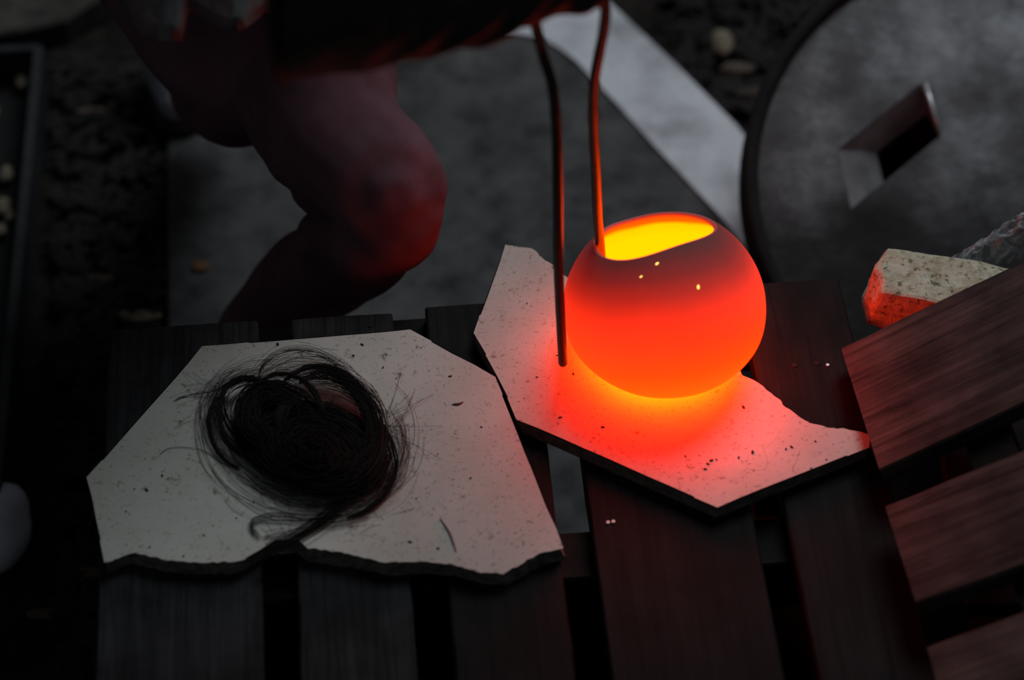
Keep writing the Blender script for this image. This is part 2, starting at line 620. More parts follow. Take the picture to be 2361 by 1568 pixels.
def tloc(u, v, z=ZT):
    return Ri @ P(u, v, z)


nailm = bpy.data.meshes.new('nail')
bm = bmesh.new()
bmesh.ops.create_cone(bm, cap_ends=True, segments=10, radius1=0.0020, radius2=0.0016, depth=0.0016)
bm.to_mesh(nailm); bm.free()
nailm.materials.append(M_nail)
holem = nailm.copy(); holem.materials.clear(); holem.materials.append(M_soot)

slats = [((253, 762), (595, 740), M_slat_grey, 0), ((670, 735), (905, 725), M_slat_grey, 1), ((980, 708), (1220, 695), M_slat, 2),
         ((1290, 680), (1634, 665), M_slat, 3), ((1700, 655), (1935, 645), M_slat, 4)]
TH = 0.02
marks = {0: [((347, 882), 'h')], 3: [((1402, 1206), 'n'), ((1414, 1204), 'n')], 4: [((1908, 843), 'n'), ((1832, 843), 'h'), ((1884, 838), 'h')], 1: [((855, 752), 'h')]}
for a_, b_, mt, i in slats:
    p, q = tloc(*a_), tloc(*b_)
    x0, x1, y1 = p.x, q.x, (p.y + q.y) / 2
    rnd = random.Random(i)
    bm = bmesh.new()
    ny = 26
    cols = 5
    y0 = -0.42
    # plank with slightly worn, uneven edges
    def sec(y, j):
        e = 0.0012 * noise.noise(Vector((i * 7, y * 25, 0)))
        e2 = 0.0012 * noise.noise(Vector((i * 7 + 3, y * 25, 0)))
        b2 = 0.002
        return [(x0 + e, -TH), (x0 + e, -b2), (x0 + e + b2, 0), ((x0 + x1) / 2, 0.0004), (x1 + e2 - b2, 0), (x1 + e2, -b2), (x1 + e2, -TH)]
    rings = []
    for j in range(ny + 1):
        y = y0 + (y1 - y0) * j / ny
        row = sec(y, j)
        rr = []
        for k, (x, z) in enumerate(row):
            yy = y
            if j == ny: yy += 0.0016 * noise.noise(Vector((x * 60, i, 0)))
            rr.append(bm.verts.new((x, yy, ZT + z)))
        rings.append(rr)
    for j in range(ny):
        for k in range(7):
            bm.faces.new((rings[j][k], rings[j][(k + 1) % 7], rings[j + 1][(k + 1) % 7], rings[j + 1][k]))
    bm.faces.new(rings[0]); bm.faces.new(rings[-1][::-1])
    so = from_bm('slat', bm, mt, table)
    for (u, v_), kd in marks.get(i, []):
        n_ = bpy.data.objects.new('nail' if kd == 'n' else 'nail_hole', nailm if kd == 'n' else holem)
        COL.objects.link(n_)
        n_.parent = so
        c_ = tloc(u, v_)
        n_.location = (c_.x, c_.y, ZT + 0.0007)
        if kd == 'h': n_.scale = (1.5, 1.5, 0.6)
xa, xb = tloc(253, 762).x + 0.005, tloc(1935, 645).x - 0.004
yb = tloc(630, 762, ZT - 0.025).y
for y in (yb - 0.038, -0.02, -0.38):
    w_ = 0.038 if y > 0 else 0.05
    if y == -0.02: y = tloc(1755, 1210, ZT - 0.03).y - 0.025
    from_bm('crossbeam', box_bm(xa, xb, y - w_ / 2 if y < 0 else y, y + w_ / 2 if y < 0 else y + 0.038, ZT - TH - 0.07, ZT - TH, 0.002), M_beam, table)
for x in (xa + 0.03, xb - 0.03):
    for y in (yb - 0.02, -0.36):
        from_bm('leg', box_bm(x - 0.028, x + 0.028, y - 0.03, y + 0.018, 0, ZT - TH - 0.068, 0.002), M_beam, table)

yf = tloc(1755, 1285, 0.168).y
for k in range(5):  # dark boards added below the slats to stand in for shade in the gaps
    from_bm('gap_shade_board', box_bm(xa - 0.01, xb + 0.01, yf - 0.118 * (k + 1) + 0.004, yf - 0.118 * k, 0.150, 0.168, 0.002), M_beam, table)

# ------------------------------------------------------------------ kiln shelves
def shelf(name, px, hidden_shift, label, zt, th, jag_from=None, jag_to=None, seed=1):
    pts = [P(u, v, zt) for u, v in px]
    pts = [Vector((p.x + hidden_shift[0], p.y + hidden_shift[1], 0)) for p in pts]
    rnd = random.Random(seed)
    out = []
    n = len(pts)
    idx = []
    for i in range(n):
        a_, b_ = pts[i], pts[(i + 1) % n]
        broken = jag_from is not None and any(lo <= i < hi for lo, hi in zip(jag_from, jag_to))
        L = (b_ - a_).length
        k = max(1, int(L / (0.0045 if broken else 0.02)))
        for j in range(k):
            t = j / k
            q = a_.lerp(b_, t)
            if broken:
                q += Vector((rnd.uniform(-1, 1), rnd.uniform(-1, 1), 0)) * 0.0009
            else:
                q += Vector((rnd.uniform(-1, 1), rnd.uniform(-1, 1), 0)) * 0.00025
            out.append(q)
            idx.append(broken)
    cx = sum((q for q in out), Vector()) / len(out)
    root = empty(name, (cx.x, cx.y, zt - th), label, 'kiln shelf')
    bm = bmesh.new()
    top = [bm.verts.new((q.x, q.y, zt)) for q in out]
    lv = [top]
    nl = 4
    for l in range(1, nl + 1):
        row = []
        for q, br in zip(out, idx):
            d = (Vector((cx.x, cx.y, 0)) - q).normalized()
            off = rnd.uniform(-0.0016, 0.0016) if br and l < nl else 0
            if br: off += -0.001 * l
            row.append(bm.verts.new((q.x + d.x * off, q.y + d.y * off, zt - th * l / nl)))
        lv.append(row)
    m = len(out)
    f = bm.faces.new(top)
    f.normal_update()
    if f.normal.z < 0: f.normal_flip()
    f.material_index = 0
    for l in range(nl):
        for i in range(m):
            g = bm.faces.new((lv[l][i], lv[l + 1][i], lv[l + 1][(i + 1) % m], lv[l][(i + 1) % m]))
            g.material_index = 1
    g = bm.faces.new(lv[-1]); g.material_index = 1
    # soft arris on the top
    bmesh.ops.bevel(bm, geom=[e for e in f.edges], offset=0.0009, segments=1, affect='EDGES')
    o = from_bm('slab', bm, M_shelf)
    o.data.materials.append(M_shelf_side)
    adopt(o, root)
    return root, o


LS = [(205, 1101), (470, 800), (948, 761), (1143, 870), (1300, 1263), (1242, 1275), (1194, 1304), (1160, 1321), (1097, 1316), (1044, 1299), (972, 1292),
      (904, 1297), (808, 1275), (716, 1261), (692, 1244), (639, 1242), (595, 1270), (566, 1290), (480, 1296), (400, 1291), (313, 1273), (245, 1295)]
shelf('kiln_shelf', LS, (-0.001, 0), 'grey white broken kiln shelf carrying the bundle of horsehair', ZS, 0.0165, [4], [21], 1)
RS = [(1090, 768), (1163, 566), (1222, 574), (1236, 588), (1262, 606), (1300, 640), (1345, 655), (1450, 668), (1560, 705), (1650, 785), (1707, 866), (1722, 872), (1752, 892),
      (1792, 922), (1804, 938), (1842, 963), (1872, 981), (1906, 988), (1940, 990), (1985, 998), (1999, 1004), (1998, 1030), (1650, 1168), (1189, 966), (1146, 868)]
shelf('kiln_shelf', RS, (0.0015, 0), 'red lit broken kiln shelf under the glowing pot', ZS, 0.0165, [2], [19], 2)

# dark crumbs scattered on the shelves
bm = bmesh.new()
rnd = random.Random(9)
for u, v_, s in [(1735, 1043, 1.6), (1703, 1055, 1.1), (1640, 1062, 1.4), (1632, 1070, 1.2), (1626, 1082, 1.2), (1652, 1060, 0.9), (1390, 985, 1.3), (1292, 963, 1.3), (1322, 862, 1.0),
                 (1714, 939, 1.5), (1580, 1052, 0.7), (1612, 1050, 0.6), (1825, 1031, 1.3), (1812, 1036, 1.0), (1880, 1018, 0.9), (1870, 1080, 0.8), (1905, 1060, 0.8), (1238, 870, 0.9),
                 (1215, 700, 0.8), (1285, 820, 0.8), (640, 794, 1.5), (835, 795, 1.4), (883, 848, 1.0), (815, 820, 1.0), (1038, 868, 1.3), (310, 1128, 0.8), (374, 1097, 1.2), (338, 1130, 1.6), (585, 1158, 1.0),
                 (470, 1235, 0.9), (345, 1262, 1.0), (290, 1180, 0.8), (1085, 1103, 1.0), (1110, 985, 0.9), (960, 1150, 0.8), (945, 1250, 1.4), (1010, 1265, 1.2), (545, 1195, 0.8), (423, 1283, 1.0)]:
    p = P(u, v_, ZS)
    g = bmesh.ops.create_icosphere(bm, subdivisions=1, radius=0.0011 * s)
    R = Matrix.Rotation(rnd.uniform(0, PI), 3, 'Z')
    for q in g['verts']:
        q.co = R @ Vector((q.co.x * 1.5, q.co.y * 0.8, q.co.z * 0.5)) + p + Vector((0, 0, 0.0003))
tag(from_bm('charred_crumbs', bm, plain('char', (0.03, 0.022, 0.018), 0.9)), 'tiny charred crumbs scattered over both kiln shelves', 'crumbs', kind='stuff')
# two short burnt splinters and a smear
def splinter(pts, r, label, mat):
    c = catmull([P(u, v_, ZS + 0.0006) for u, v_ in pts], 6)
    o = from_bm('splinter', tube_bm(c, [r * (0.4 + 0.6 * math.sin(PI * i / (len(c) - 1))) for i in range(len(c))], 6), mat)
    return tag(o, label, 'splinter')
Mch = plain('burnt_splinter', (0.07, 0.055, 0.05), 0.9)
splinter([(1043, 932), (1056, 932), (1068, 927)], 0.0011, 'short dark splinter on the grey shelf right of the horsehair', Mch)
splinter([(1015, 1195), (1035, 1225), (1045, 1250), (1052, 1272)], 0.0012, 'long thin grey splinter near the broken front edge of the grey shelf', plain('grey_splinter', (0.16, 0.15, 0.17), 0.9))

# ------------------------------------------------------------------ glowing pot
e1v = (Vector((1, 0, 0)) - AX * AX.x).normalized()      # major direction of the mouth
e2v = AX.cross(e1v)
if e2v.z > 0: e2v = -e2v                                # towards the front lip


def pot_r(d, t=0.0):
    cc = (POT_A if d.z > 0 else POT_C) - t
    r = 1 / math.sqrt((d.x * d.x + d.y * d.y) / (POT_A - t) ** 2 + d.z * d.z / cc ** 2)
    return r


def rim_theta(ph):
    s = math.radians(36.2)
    s += math.radians(2.2) * math.sin(2 * ph + 0.5) + math.radians(1.2) * math.sin(3 * ph + 2)
    s += math.radians(2.4) * math.exp(-((ph - 2.05) / 0.5) ** 2)
    return s


pot = empty('glowing_pot', POTC, 'round thin walled clay pot glowing red hot on the right shelf, gripped by tongs', 'pot')
NPH, NTH = 120, 64


def shell(t, name, mat, th0off=0.0, nrings=NTH):
    bm = bmesh.new()
    rows = []
    for j in range(nrings):
        f = j / nrings
        row = []
        for i in range(NPH):
            ph = 2 * PI * i / NPH
            th = rim_theta(ph) + th0off + (PI - rim_theta(ph) - th0off) * f
            d = AX * math.cos(th) + (e1v * math.cos(ph) + e2v * math.sin(ph)) * math.sin(th)
            p = d * pot_r(d, t)
            zl = -0.053 + t
            if p.z < zl: p *= zl / p.z
            wob = 1 + 0.006 * noise.noise(d * 2.3)
            row.append(bm.verts.new(p * wob if p.z > zl + 1e-6 else p))
        rows.append(row)
    d = -AX
    p = d * pot_r(d, t)
    if p.z < -0.053 + t: p *= (-0.053 + t) / p.z
    pole = bm.verts.new(p)
    for j in range(nrings - 1):
        for i in range(NPH):
            bm.faces.new((rows[j][i], rows[j][(i + 1) % NPH], rows[j + 1][(i + 1) % NPH], rows[j + 1][i]))
    for i in range(NPH):
        bm.faces.new((rows[-1][i], rows[-1][(i + 1) % NPH], pole))
    return bm, rows


bm, rows = shell(0.0, 'pot_wall', None)
from_bm('pot_wall', bm, M_hot_out, pot, True)
bm, rows = shell(0.0045, 'pot_inside', None)
o = from_bm('pot_inside', bm, M_hot_in, pot, True)
o['label'] = 'bright yellow glowing inside of the pot'
# rounded lip joining the two walls
bm = bmesh.new()
rr = []
for i in range(NPH):
    ph = 2 * PI * i / NPH
    th = rim_theta(ph)
    d = AX * math.cos(th) + (e1v * math.cos(ph) + e2v * math.sin(ph)) * math.sin(th)
    t_out = d * pot_r(d, 0) * (1 + 0.006 * noise.noise(d * 2.3))
    t_in = d * pot_r(d, 0.0045) * (1 + 0.006 * noise.noise(d * 2.3))
    mid = (t_out + t_in) / 2
    tang = (AX * math.sin(th) - (e1v * math.cos(ph) + e2v * math.sin(ph)) * math.cos(th)).normalized()
    rad = (t_out - t_in) / 2
    rr.append([bm.verts.new(mid + rad * math.cos(a_) + tang * math.sin(a_) * rad.length * 0.9) for a_ in (PI * k / 6 for k in range(7))])
for i in range(NPH):
    for k in range(6):
        bm.faces.new((rr[i][k], rr[i][k + 1], rr[(i + 1) % NPH][k + 1], rr[(i + 1) % NPH][k]))
M_lip = heat_material('cooling_lip', [(-1, (0.4, 0.012, 0.006)), (0.6, (0.3, 0.010, 0.006)), (0.9, (0.10, 0.005, 0.005))], (0.12, 0.11, 0.115))
o = from_bm('lip', bm, M_lip, pot, True)
o['label'] = 'cooler dusky grey lip of the mouth'
# three pinholes in the wall
for u, v_, s in [(1515, 608, 1.0), (1478, 638, 0.75), (1610, 662, 1.1)]:
    r_ = Vector(ray(u, v_)).normalized()
    oc = Vector(CAM) - POTC
    best = None
    t = 1.7
    while t < 2.2:
        q = oc + r_ * t
        if q.length < pot_r(q.normalized()) * 1.003:
            best = q
            break
        t += 0.0004
    d = best.normalized()
    bm = ball_bm((0, 0, 0), 0.0019 * s, sc=(0.55, 1.0, 0.35), sub=2)
    o = from_bm('pinhole', bm, M_pin, pot, True)
    o.location = best * 1.0
    o.rotation_euler = (Matrix.Rotation(0, 3, 'X') @ d.to_track_quat('Z', 'Y').to_matrix() @ Matrix.Rotation(-0.45, 3, 'Z')).to_euler()
    o['label'] = 'tiny yellow pinhole in the wall'

# ------------------------------------------------------------------ tongs
tongs = empty('iron_tongs', P(1330, -60, 0.83), 'dark iron tongs gripping the left wall of the glowing pot', 'tongs')
outer = [PY(1298, 836, -0.060), PY(1292, 720, -0.062), PY(1287, 600, -0.064), PY(1286, 450, -0.066), PY(1283, 300, -0.067), PY(1274, 200, -0.068), PY(1253, 130, -0.066),
         PY(1238, 70, -0.070), PY(1233, 30, -0.074), PY(1240, -60, -0.08), PY(1262, -240, -0.09), PY(1290, -420, -0.10)]
inner = [PY(1390, 660, 0.004), PY(1384, 570, 0.004), PY(1378, 500, 0.0), PY(1374, 400, -0.010), PY(1369, 300, -0.022), PY(1369, 200, -0.036), PY(1380, 130, -0.046),
         PY(1393, 65, -0.055), PY(1396, 15, -0.062), PY(1390, -60, -0.07), PY(1362, -240, -0.086), PY(1330, -420, -0.10)]
for nm, pts in (('outer_arm', outer), ('inner_arm', inner)):
    c = catmull(pts, 8)
    n = len(c)
    rad = [0.0043 + 0.0002 * noise.noise(Vector((i * 0.3, len(nm), 0))) for i in range(n)]
    c = [c[0] + (c[0] - c[1]).normalized() * 0.0035] + [c[0] + (c[0] - c[1]).normalized() * 0.0025] + c
    rad = [0.0018, 0.0034] + rad
    adopt(from_bm('arm', tube_bm(c, rad, 16), M_iron, smooth=True), tongs)
ptop = (outer[-1] + inner[-1]) / 2
bend = catmull([outer[-1] + Vector((0, 0, -0.01)), outer[-1] + Vector((0.002, 0, 0.02)), ptop + Vector((0, 0, 0.035)), inner[-1] + Vector((-0.002, 0, 0.02)), inner[-1] + Vector((0, 0, -0.01))], 8)
adopt(from_bm('spring_bend', tube_bm(bend, 0.0045, 14), M_iron, smooth=True), tongs)

# ------------------------------------------------------------------ person crouching behind the table
HL, HR = Vector((-0.27, 0.50, 0.44)), Vector((-0.385, 0.47, 0.46))
KL, AL = P(872, 470, 0.37), P(545, 775, 0.09)
KR, AR = P(556, 205, 0.36), Vector((-0.372, 0.60, 0.09))
pel = (HL + HR) / 2
person = empty('person', (pel.x, pel.y, 0), 'crouching person in wine red trousers and a black gauntlet, holding the tongs', 'person')

chest = Vector((-0.27, 0.30, 0.80))
neck = Vector((-0.22, 0.22, 1.00))
head = Vector((-0.17, 0.12, 1.13))
shL, shR = Vector((-0.12, 0.34, 0.93)), Vector((-0.42, 0.22, 0.93))
cuff = P(585, -45, 0.86)
wrist = P(1040, -50, 0.85)
handc = P(1250, -95, 0.845)
elbL = (shL + cuff) / 2 + Vector((0.02, 0.06, -0.06))
elbR = P(250, -330, 0.85)
shoR = shR
# the visible gauntleted arm is the person's right arm
elb = P(430, -480, 0.98)

bm = bmesh.new()
def limb(pts, rad, n=8, seg=16, b=None):
    c = catmull(pts, n)
    m = len(c)
    R = []
    for i in range(m):
        f = i / (m - 1) * (len(rad) - 1)
        k = min(int(f), len(rad) - 2)
        R.append(rad[k] + (rad[k + 1] - rad[k]) * (f - k))
    tube_bm(c, R, seg, b)
    ball_bm(c[0], R[0] * 0.98, b, sub=2)
    ball_bm(c[-1], R[-1] * 0.98, b, sub=2)
# body: one continuous skin, slimmer than the clothes
limb([pel, chest, neck + Vector((0, 0.02, -0.05))], [0.105, 0.125, 0.07], b=bm)
limb([neck + Vector((0, 0.02, -0.06)), neck, head], [0.05, 0.048, 0.06], b=bm)
ball_bm(head, 0.082, bm, sc=(0.88, 1.0, 1.25))
fwd = Vector((0.45, -0.8, -0.35)).normalized()
sidev = Vector((fwd.y, -fwd.x, 0)).normalized() * -1
ball_bm(head + fwd * 0.088 + Vector((0, 0, -0.012)), 0.014, bm, sc=(1, 1, 1.5), sub=2)
ball_bm(head + fwd * 0.055 + Vector((0, 0, -0.07)), 0.035, bm, sub=2)
for s in (-1, 1):
    ball_bm(head + sidev * 0.075 * s + Vector((0, 0, -0.01)), 0.02, bm, sc=(0.6, 0.8, 1.3), sub=2)
limb([shL, shL + Vector((0.03, 0.06, -0.25)), Vector((-0.20, 0.18, 0.62))], [0.045, 0.038, 0.03], b=bm)
limb([shR, elb, wrist], [0.045, 0.038, 0.03], b=bm)
limb([chest, shL], [0.08, 0.05], b=bm)
limb([chest, shR], [0.08, 0.05], b=bm)
# left hand resting on the thigh
lh = Vector((-0.20, 0.16, 0.615))
ball_bm(lh, 0.035, bm, sc=(1.0, 1.2, 0.5), sub=2)
for k in range(4):
    o_ = Vector((-0.024 + 0.016 * k, 0, 0))
    limb([lh + o_, lh + o_ + Vector((0.03, -0.04, -0.005)), lh + o_ + Vector((0.045, -0.062 + 0.004 * abs(k - 1.5), -0.022))], [0.0105, 0.0095, 0.008], 4, 8, bm)
limb([lh + Vector((0.01, 0.01, 0)), lh + Vector((0.05, 0.0, -0.01)), lh + Vector((0.065, -0.02, -0.02))], [0.012, 0.011, 0.009], 4, 8, bm)
limb([HL, P(762, 298, 0.395), P(890, 470, 0.37)], [0.070, 0.050, 0.040], b=bm)
limb([P(895, 488, 0.36), P(835, 560, 0.30), P(708, 650, 0.20), P(560, 765, 0.11)], [0.038, 0.036, 0.034, 0.028], b=bm)
limb([HR, (HR + KR) / 2, KR], [0.066, 0.058, 0.042], b=bm)
limb([KR, (KR + AR) / 2, AR], [0.042, 0.036, 0.028], b=bm)
remeshed('body', bm, M_skin, 0.008, 3)
adopt(bpy.data.objects['body'], person)
# eyes, mouth
for s in (-1, 1):
    o = from_bm('eye', ball_bm(head + fwd * 0.074 + sidev * 0.03 * s + Vector((0, 0, 0.012)), 0.0105, sc=(1.15, 1, 0.62), sub=2), plain('eye_white', (0.5, 0.48, 0.46), 0.3, 0, 0.05), smooth=True)
    adopt(o, person)
    ir = from_bm('iris', ball_bm(head + fwd * 0.0825 + sidev * 0.03 * s + Vector((0, 0, 0.009)), 0.0052, sub=2), M_sole, smooth=True)
    adopt(ir, person)
    br = from_bm('eyebrow', ball_bm(head + fwd * 0.080 + sidev * 0.03 * s + Vector((0, 0, 0.028)), 0.014, sc=(1.2, 0.5, 0.25), sub=2), M_hairp, smooth=True)
    adopt(br, person)
o = from_bm('mouth', ball_bm(head + fwd * 0.082 + Vector((0, 0, -0.052)), 0.02, sc=(1, 0.5, 0.25), sub=2), plain('lips', (0.3, 0.1, 0.09), 0.5), smooth=True)
adopt(o, person)
bm = ball_bm(head - fwd * 0.018 + Vector((0, 0, 0.02)), 0.092, sc=(0.92, 1.0, 1.12), sub=4)
for v_ in list(bm.verts):
    if (v_.co - head).dot(fwd) > 0.045 or v_.co.z < head.z - 0.07: bm.verts.remove(v_)
for v_ in bm.verts: v_.co += (v_.co - head).normalized() * 0.004 * noise.noise(v_.co * 90)
adopt(from_bm('hair', bm, M_hairp, smooth=True), person)

# trousers
bm = bmesh.new()
ball_bm(pel + Vector((0.02, 0, 0.03)), 0.15, bm, sc=(1.0, 0.95, 0.8))
thA = P(762, 298, 0.395)
limb([HL, HL.lerp(thA, 0.55), thA, P(868, 410, 0.385), P(900, 488, 0.36)], [0.100, 0.092, 0.071, 0.062, 0.055], b=bm)
limb([P(903, 488, 0.36), P(835, 560, 0.30), P(708, 650, 0.20), P(566, 775, 0.11)], [0.054, 0.053, 0.049, 0.034], b=bm)
limb([HR, (HR + KR) / 2 + Vector((0.0, 0, 0.01)), KR], [0.088, 0.078, 0.062], b=bm)
limb([KR, (KR + AR) / 2, AR + Vector((0.02, -0.02, 0.03))], [0.058, 0.054, 0.046], b=bm)


def folds(c):
    d = 0.009 * noise.noise(Vector((c.x * 9, c.y * 9, c.z * 22)))
    # creases behind and over the bent knee
    k = (c - Vector(P(770, 500, 0.32))).length
    d += 0.006 * math.sin(k * 190) * math.exp(-(k / 0.06) ** 2)
    k2 = (c - Vector(P(940, 470, 0.42))).length
    d += 0.003 * math.sin(k2 * 150 + c.x * 20) * math.exp(-(k2 / 0.08) ** 2)
    return d


adopt(remeshed('trousers', bm, M_trousers, 0.006, 5, fn=folds), person)
# shirt
bm = bmesh.new()
limb([pel + Vector((0.03, -0.02, 0.16)), pel.lerp(chest, 0.6) + Vector((0.03, 0.02, 0)), chest + Vector((0.02, 0.02, 0)), neck + Vector((0, 0.03, -0.07))], [0.12, 0.13, 0.14, 0.075], seg=24, b=bm)
limb([chest, shL], [0.10, 0.07], b=bm)
limb([chest, shR], [0.10, 0.07], b=bm)
limb([shL, shL + Vector((0.03, 0.06, -0.25))], [0.065, 0.052], b=bm)
limb([shR, elb, elb.lerp(wrist, 0.5)], [0.065, 0.052, 0.040], b=bm)
adopt(remeshed('shirt', bm, M_shirt, 0.008, 6, disp=0.010, dscale=14), person)
# loose shirt tails hanging over the lap
def tail(px, z, name):
    bm = bmesh.new()
    up_ = [P(u, v_, z) for u, v_ in px]
    n = len(up_)
    rows = []
    for j in range(7):
        f = j / 6
        row = []
        for i, p in enumerate(up_):
            top = P(px[i][0] + 10, -170, z + 0.05)
            q = top.lerp(p, f)
            q += Vector((0, 0, 0.006)) * math.sin(i * 1.3 + j * 0.5)
            row.append(bm.verts.new(q))
        rows.append(row)
    for j in range(6):
        for i in range(n - 1):
            bm.faces.new((rows[j][i], rows[j][i + 1], rows[j + 1][i + 1], rows[j + 1][i]))
    bmesh.ops.solidify(bm, geom=bm.faces[:], thickness=0.002)
    o = from_bm(name, bm, M_shirt, smooth=True)
    return adopt(o, person)
tail([(270, 0), (300, 42), (330, 75), (365, 100), (395, 104), (420, 95), (432, 20)], 0.68, 'shirt_tail')
tail([(432, 20), (450, 25), (490, 52), (530, 82), (548, 84), (570, 62), (600, 25), (625, 0), (640, -20)], 0.69, 'shirt_tail')

# gauntlet glove with five fingers closed round the tongs
bm = bmesh.new()
g = [P(668, -88, 0.87), P(745, -82, 0.868), P(870, -66, 0.86), P(1020, -44, 0.85), P(1130, -55, 0.848), P(1230, -95, 0.845)]
c = catmull(g, 8)
rads = [0.083, 0.079, 0.0715, 0.0520, 0.044, 0.040]
R = []
for i in range(len(c)):
    f = i / (len(c) - 1) * 5
    k = min(int(f), 4)
    R.append(rads[k] + (rads[k + 1] - rads[k]) * (f - k))
tube_bm(c, R, 28, bm)
ball_bm(c[-1], 0.040, bm, sub=3)
palm = P(1262, -120, 0.85)
ball_bm(palm, 0.046, bm, sc=(0.75, 0.8, 1.05))
tmid = lambda z_: None
for k in range(4):
    # stacked from the little finger (lowest) up; each leaves the palm, crosses in front of both arms and curls back behind
    vv = -12 - 62 * k
    ln = [0.82, 1.0, 1.06, 0.98][k]
    y_ = -0.094
    a0 = PY(1215, vv + 22, y_ + 0.012)
    a1 = PY(1275, vv + 10, y_ - 0.004)
    a2 = PY(1275 + 75 * ln, vv, y_ - 0.004)
    a3 = PY(1275 + 132 * ln, vv - 8, y_ + 0.024)
    a4 = PY(1275 + 110 * ln, vv - 14, y_ + 0.052)
    limb([a0, a1, a2, a3, a4], [0.0145, 0.0140, 0.0135, 0.0125, 0.0105], 5, 12, bm)
# thumb leaves the side of the palm and closes over the arms
limb([P(1170, -120, 0.90), PY(1235, -290, -0.10), PY(1320, -330, -0.115), PY(1380, -318, -0.105)], [0.019, 0.0165, 0.015, 0.011], 6, 12, bm)


def gfold(cc):
    d = 0.0025 * noise.noise(cc * 28)
    k = (cc - Vector(P(1150, 30, 0.83)))
    d += 0.0035 * math.sin((k.x * 1.0 - k.z * 1.2) * 170) * math.exp(-(k.length / 0.07) ** 2)
    return d


gl = adopt(remeshed('glove', bm, M_glove, 0.0035, 4, fn=gfold), person)
gl['label'] = 'black leather gauntlet glove'
bm = bmesh.new()                                   # stitched cuff hem
hp = [P(664, -88, 0.87), P(680, -87, 0.87)]
tube_bm(hp, [0.0848, 0.0848], 40, bm)
adopt(from_bm('cuff_hem', bm, M_glove, smooth=True), person)

# shoes
def shoe(heel, toe, z, label):
    d = (toe - heel); d.z = 0; d.normalize()
    s = Vector((-d.y, d.x, 0))
    bm = bmesh.new()
    c = [heel, heel.lerp(toe, 0.3), heel.lerp(toe, 0.65), toe]
    c = [Vector((p.x, p.y, z + h)) for p, h in zip(c, (0.055, 0.052, 0.040, 0.030))]
    limb(c, [0.038, 0.042, 0.044, 0.030], b=bm)
    tube_bm([Vector((heel.x, heel.y, z + 0.05)) + d * 0.02, Vector((heel.x, heel.y, z + 0.11)) + d * 0.02], [0.045, 0.040], 16, bm)
    o = remeshed('shoe', bm, M_shoe, 0.006, 3)
    for v_ in o.data.vertices:
        if v_.co.z < z + 0.012: v_.co.z = z + 0.012
    adopt(o, person)
    o['label'] = label
    bm = bmesh.new()
    pts = []
    for i in range(28):
        a_ = 2 * PI * i / 28
        m_ = heel.lerp(toe, 0.5)
        L = (toe - heel).length / 2 + 0.035
        wv = 0.040 + 0.006 * math.cos(a_)
        q = m_ + d * math.cos(a_) * L + s * math.sin(a_) * wv
        pts.append((q.x, q.y))
    so = from_bm('sole', prism_bm(pts, z, z + 0.016, 0.003), M_sole, o)
    return o


shoe(Vector((AL.x + 0.035, AL.y + 0.0, 0)), Vector((AL.x + 0.12, AL.y - 0.13, 0)), 0.001, 'grey shoe behind the table')
h_ = P(425, 215, 0); t_ = P(400, 300, 0)
shoe(Vector((h_.x, h_.y + 0.04, 0)), Vector((t_.x + 0.01, t_.y + 0.02, 0)), 0.001, 'grey shoe on the edge of the concrete')

# ------------------------------------------------------------------ drum lid
LC = P(2328, 425, 0.15)
tilt = math.radians(25)
ln_ = Vector((0.0, -math.sin(tilt), math.cos(tilt)))
lx = Vector((1, 0, 0))
ly = ln_.cross(lx)
LR = 0.294 * ((LC - Vector(CAM)).length / 2.45)
lid = empty('drum_lid', (LC.x, LC.y + 0.1, 0), 'large round dark steel drum lid with a square hole, leaning behind the table', 'drum lid')


# colour turns darker over the near half of the lid
nt, b, lidc, a = LIDNT
v = coords(nt, src='Object')
sx = nt.nodes.new('ShaderNodeSeparateXYZ')
nt.links.new(v, sx.inputs[0])
ma = N(nt, 'ShaderNodeMath', operation='MULTIPLY_ADD')
nt.links.new(a, ma.inputs[0]); ma.inputs[1].default_value = 0.10
nt.links.new(sx.outputs['Y'], ma.inputs[2])
mm = N(nt, 'ShaderNodeMath', operation='MULTIPLY_ADD')
nt.links.new(sx.outputs['X'], mm.inputs[0]); mm.inputs[1].default_value = -0.10
nt.links.new(ma.outputs[0], mm.inputs[2])
mr = N(nt, 'ShaderNodeMapRange')
yl = LC.y - 0.0
mr.inputs['From Min'].default_value = yl - 0.035 + 0.05 - 0.1 * LC.x
mr.inputs['From Max'].default_value = yl + 0.035 + 0.05 - 0.1 * LC.x
nt.links.new(mm.outputs[0], mr.inputs['Value'])
sc_ = ramp(nt, mr.outputs[0], [(0, (0.16, 0.15, 0.15)), (1, (1, 1, 1))])
nt.links.new(mixc(nt, 1.0, lidc, sc_, 'MULTIPLY'), b.inputs['Base Color'])


def L2(a_, b_, h=0.0):
    return LC + lx * a_ + ly * b_ + ln_ * h


def onlid(u, v_, h=0.0):
    return PPL(u, v_, LC + ln_ * h, ln_)


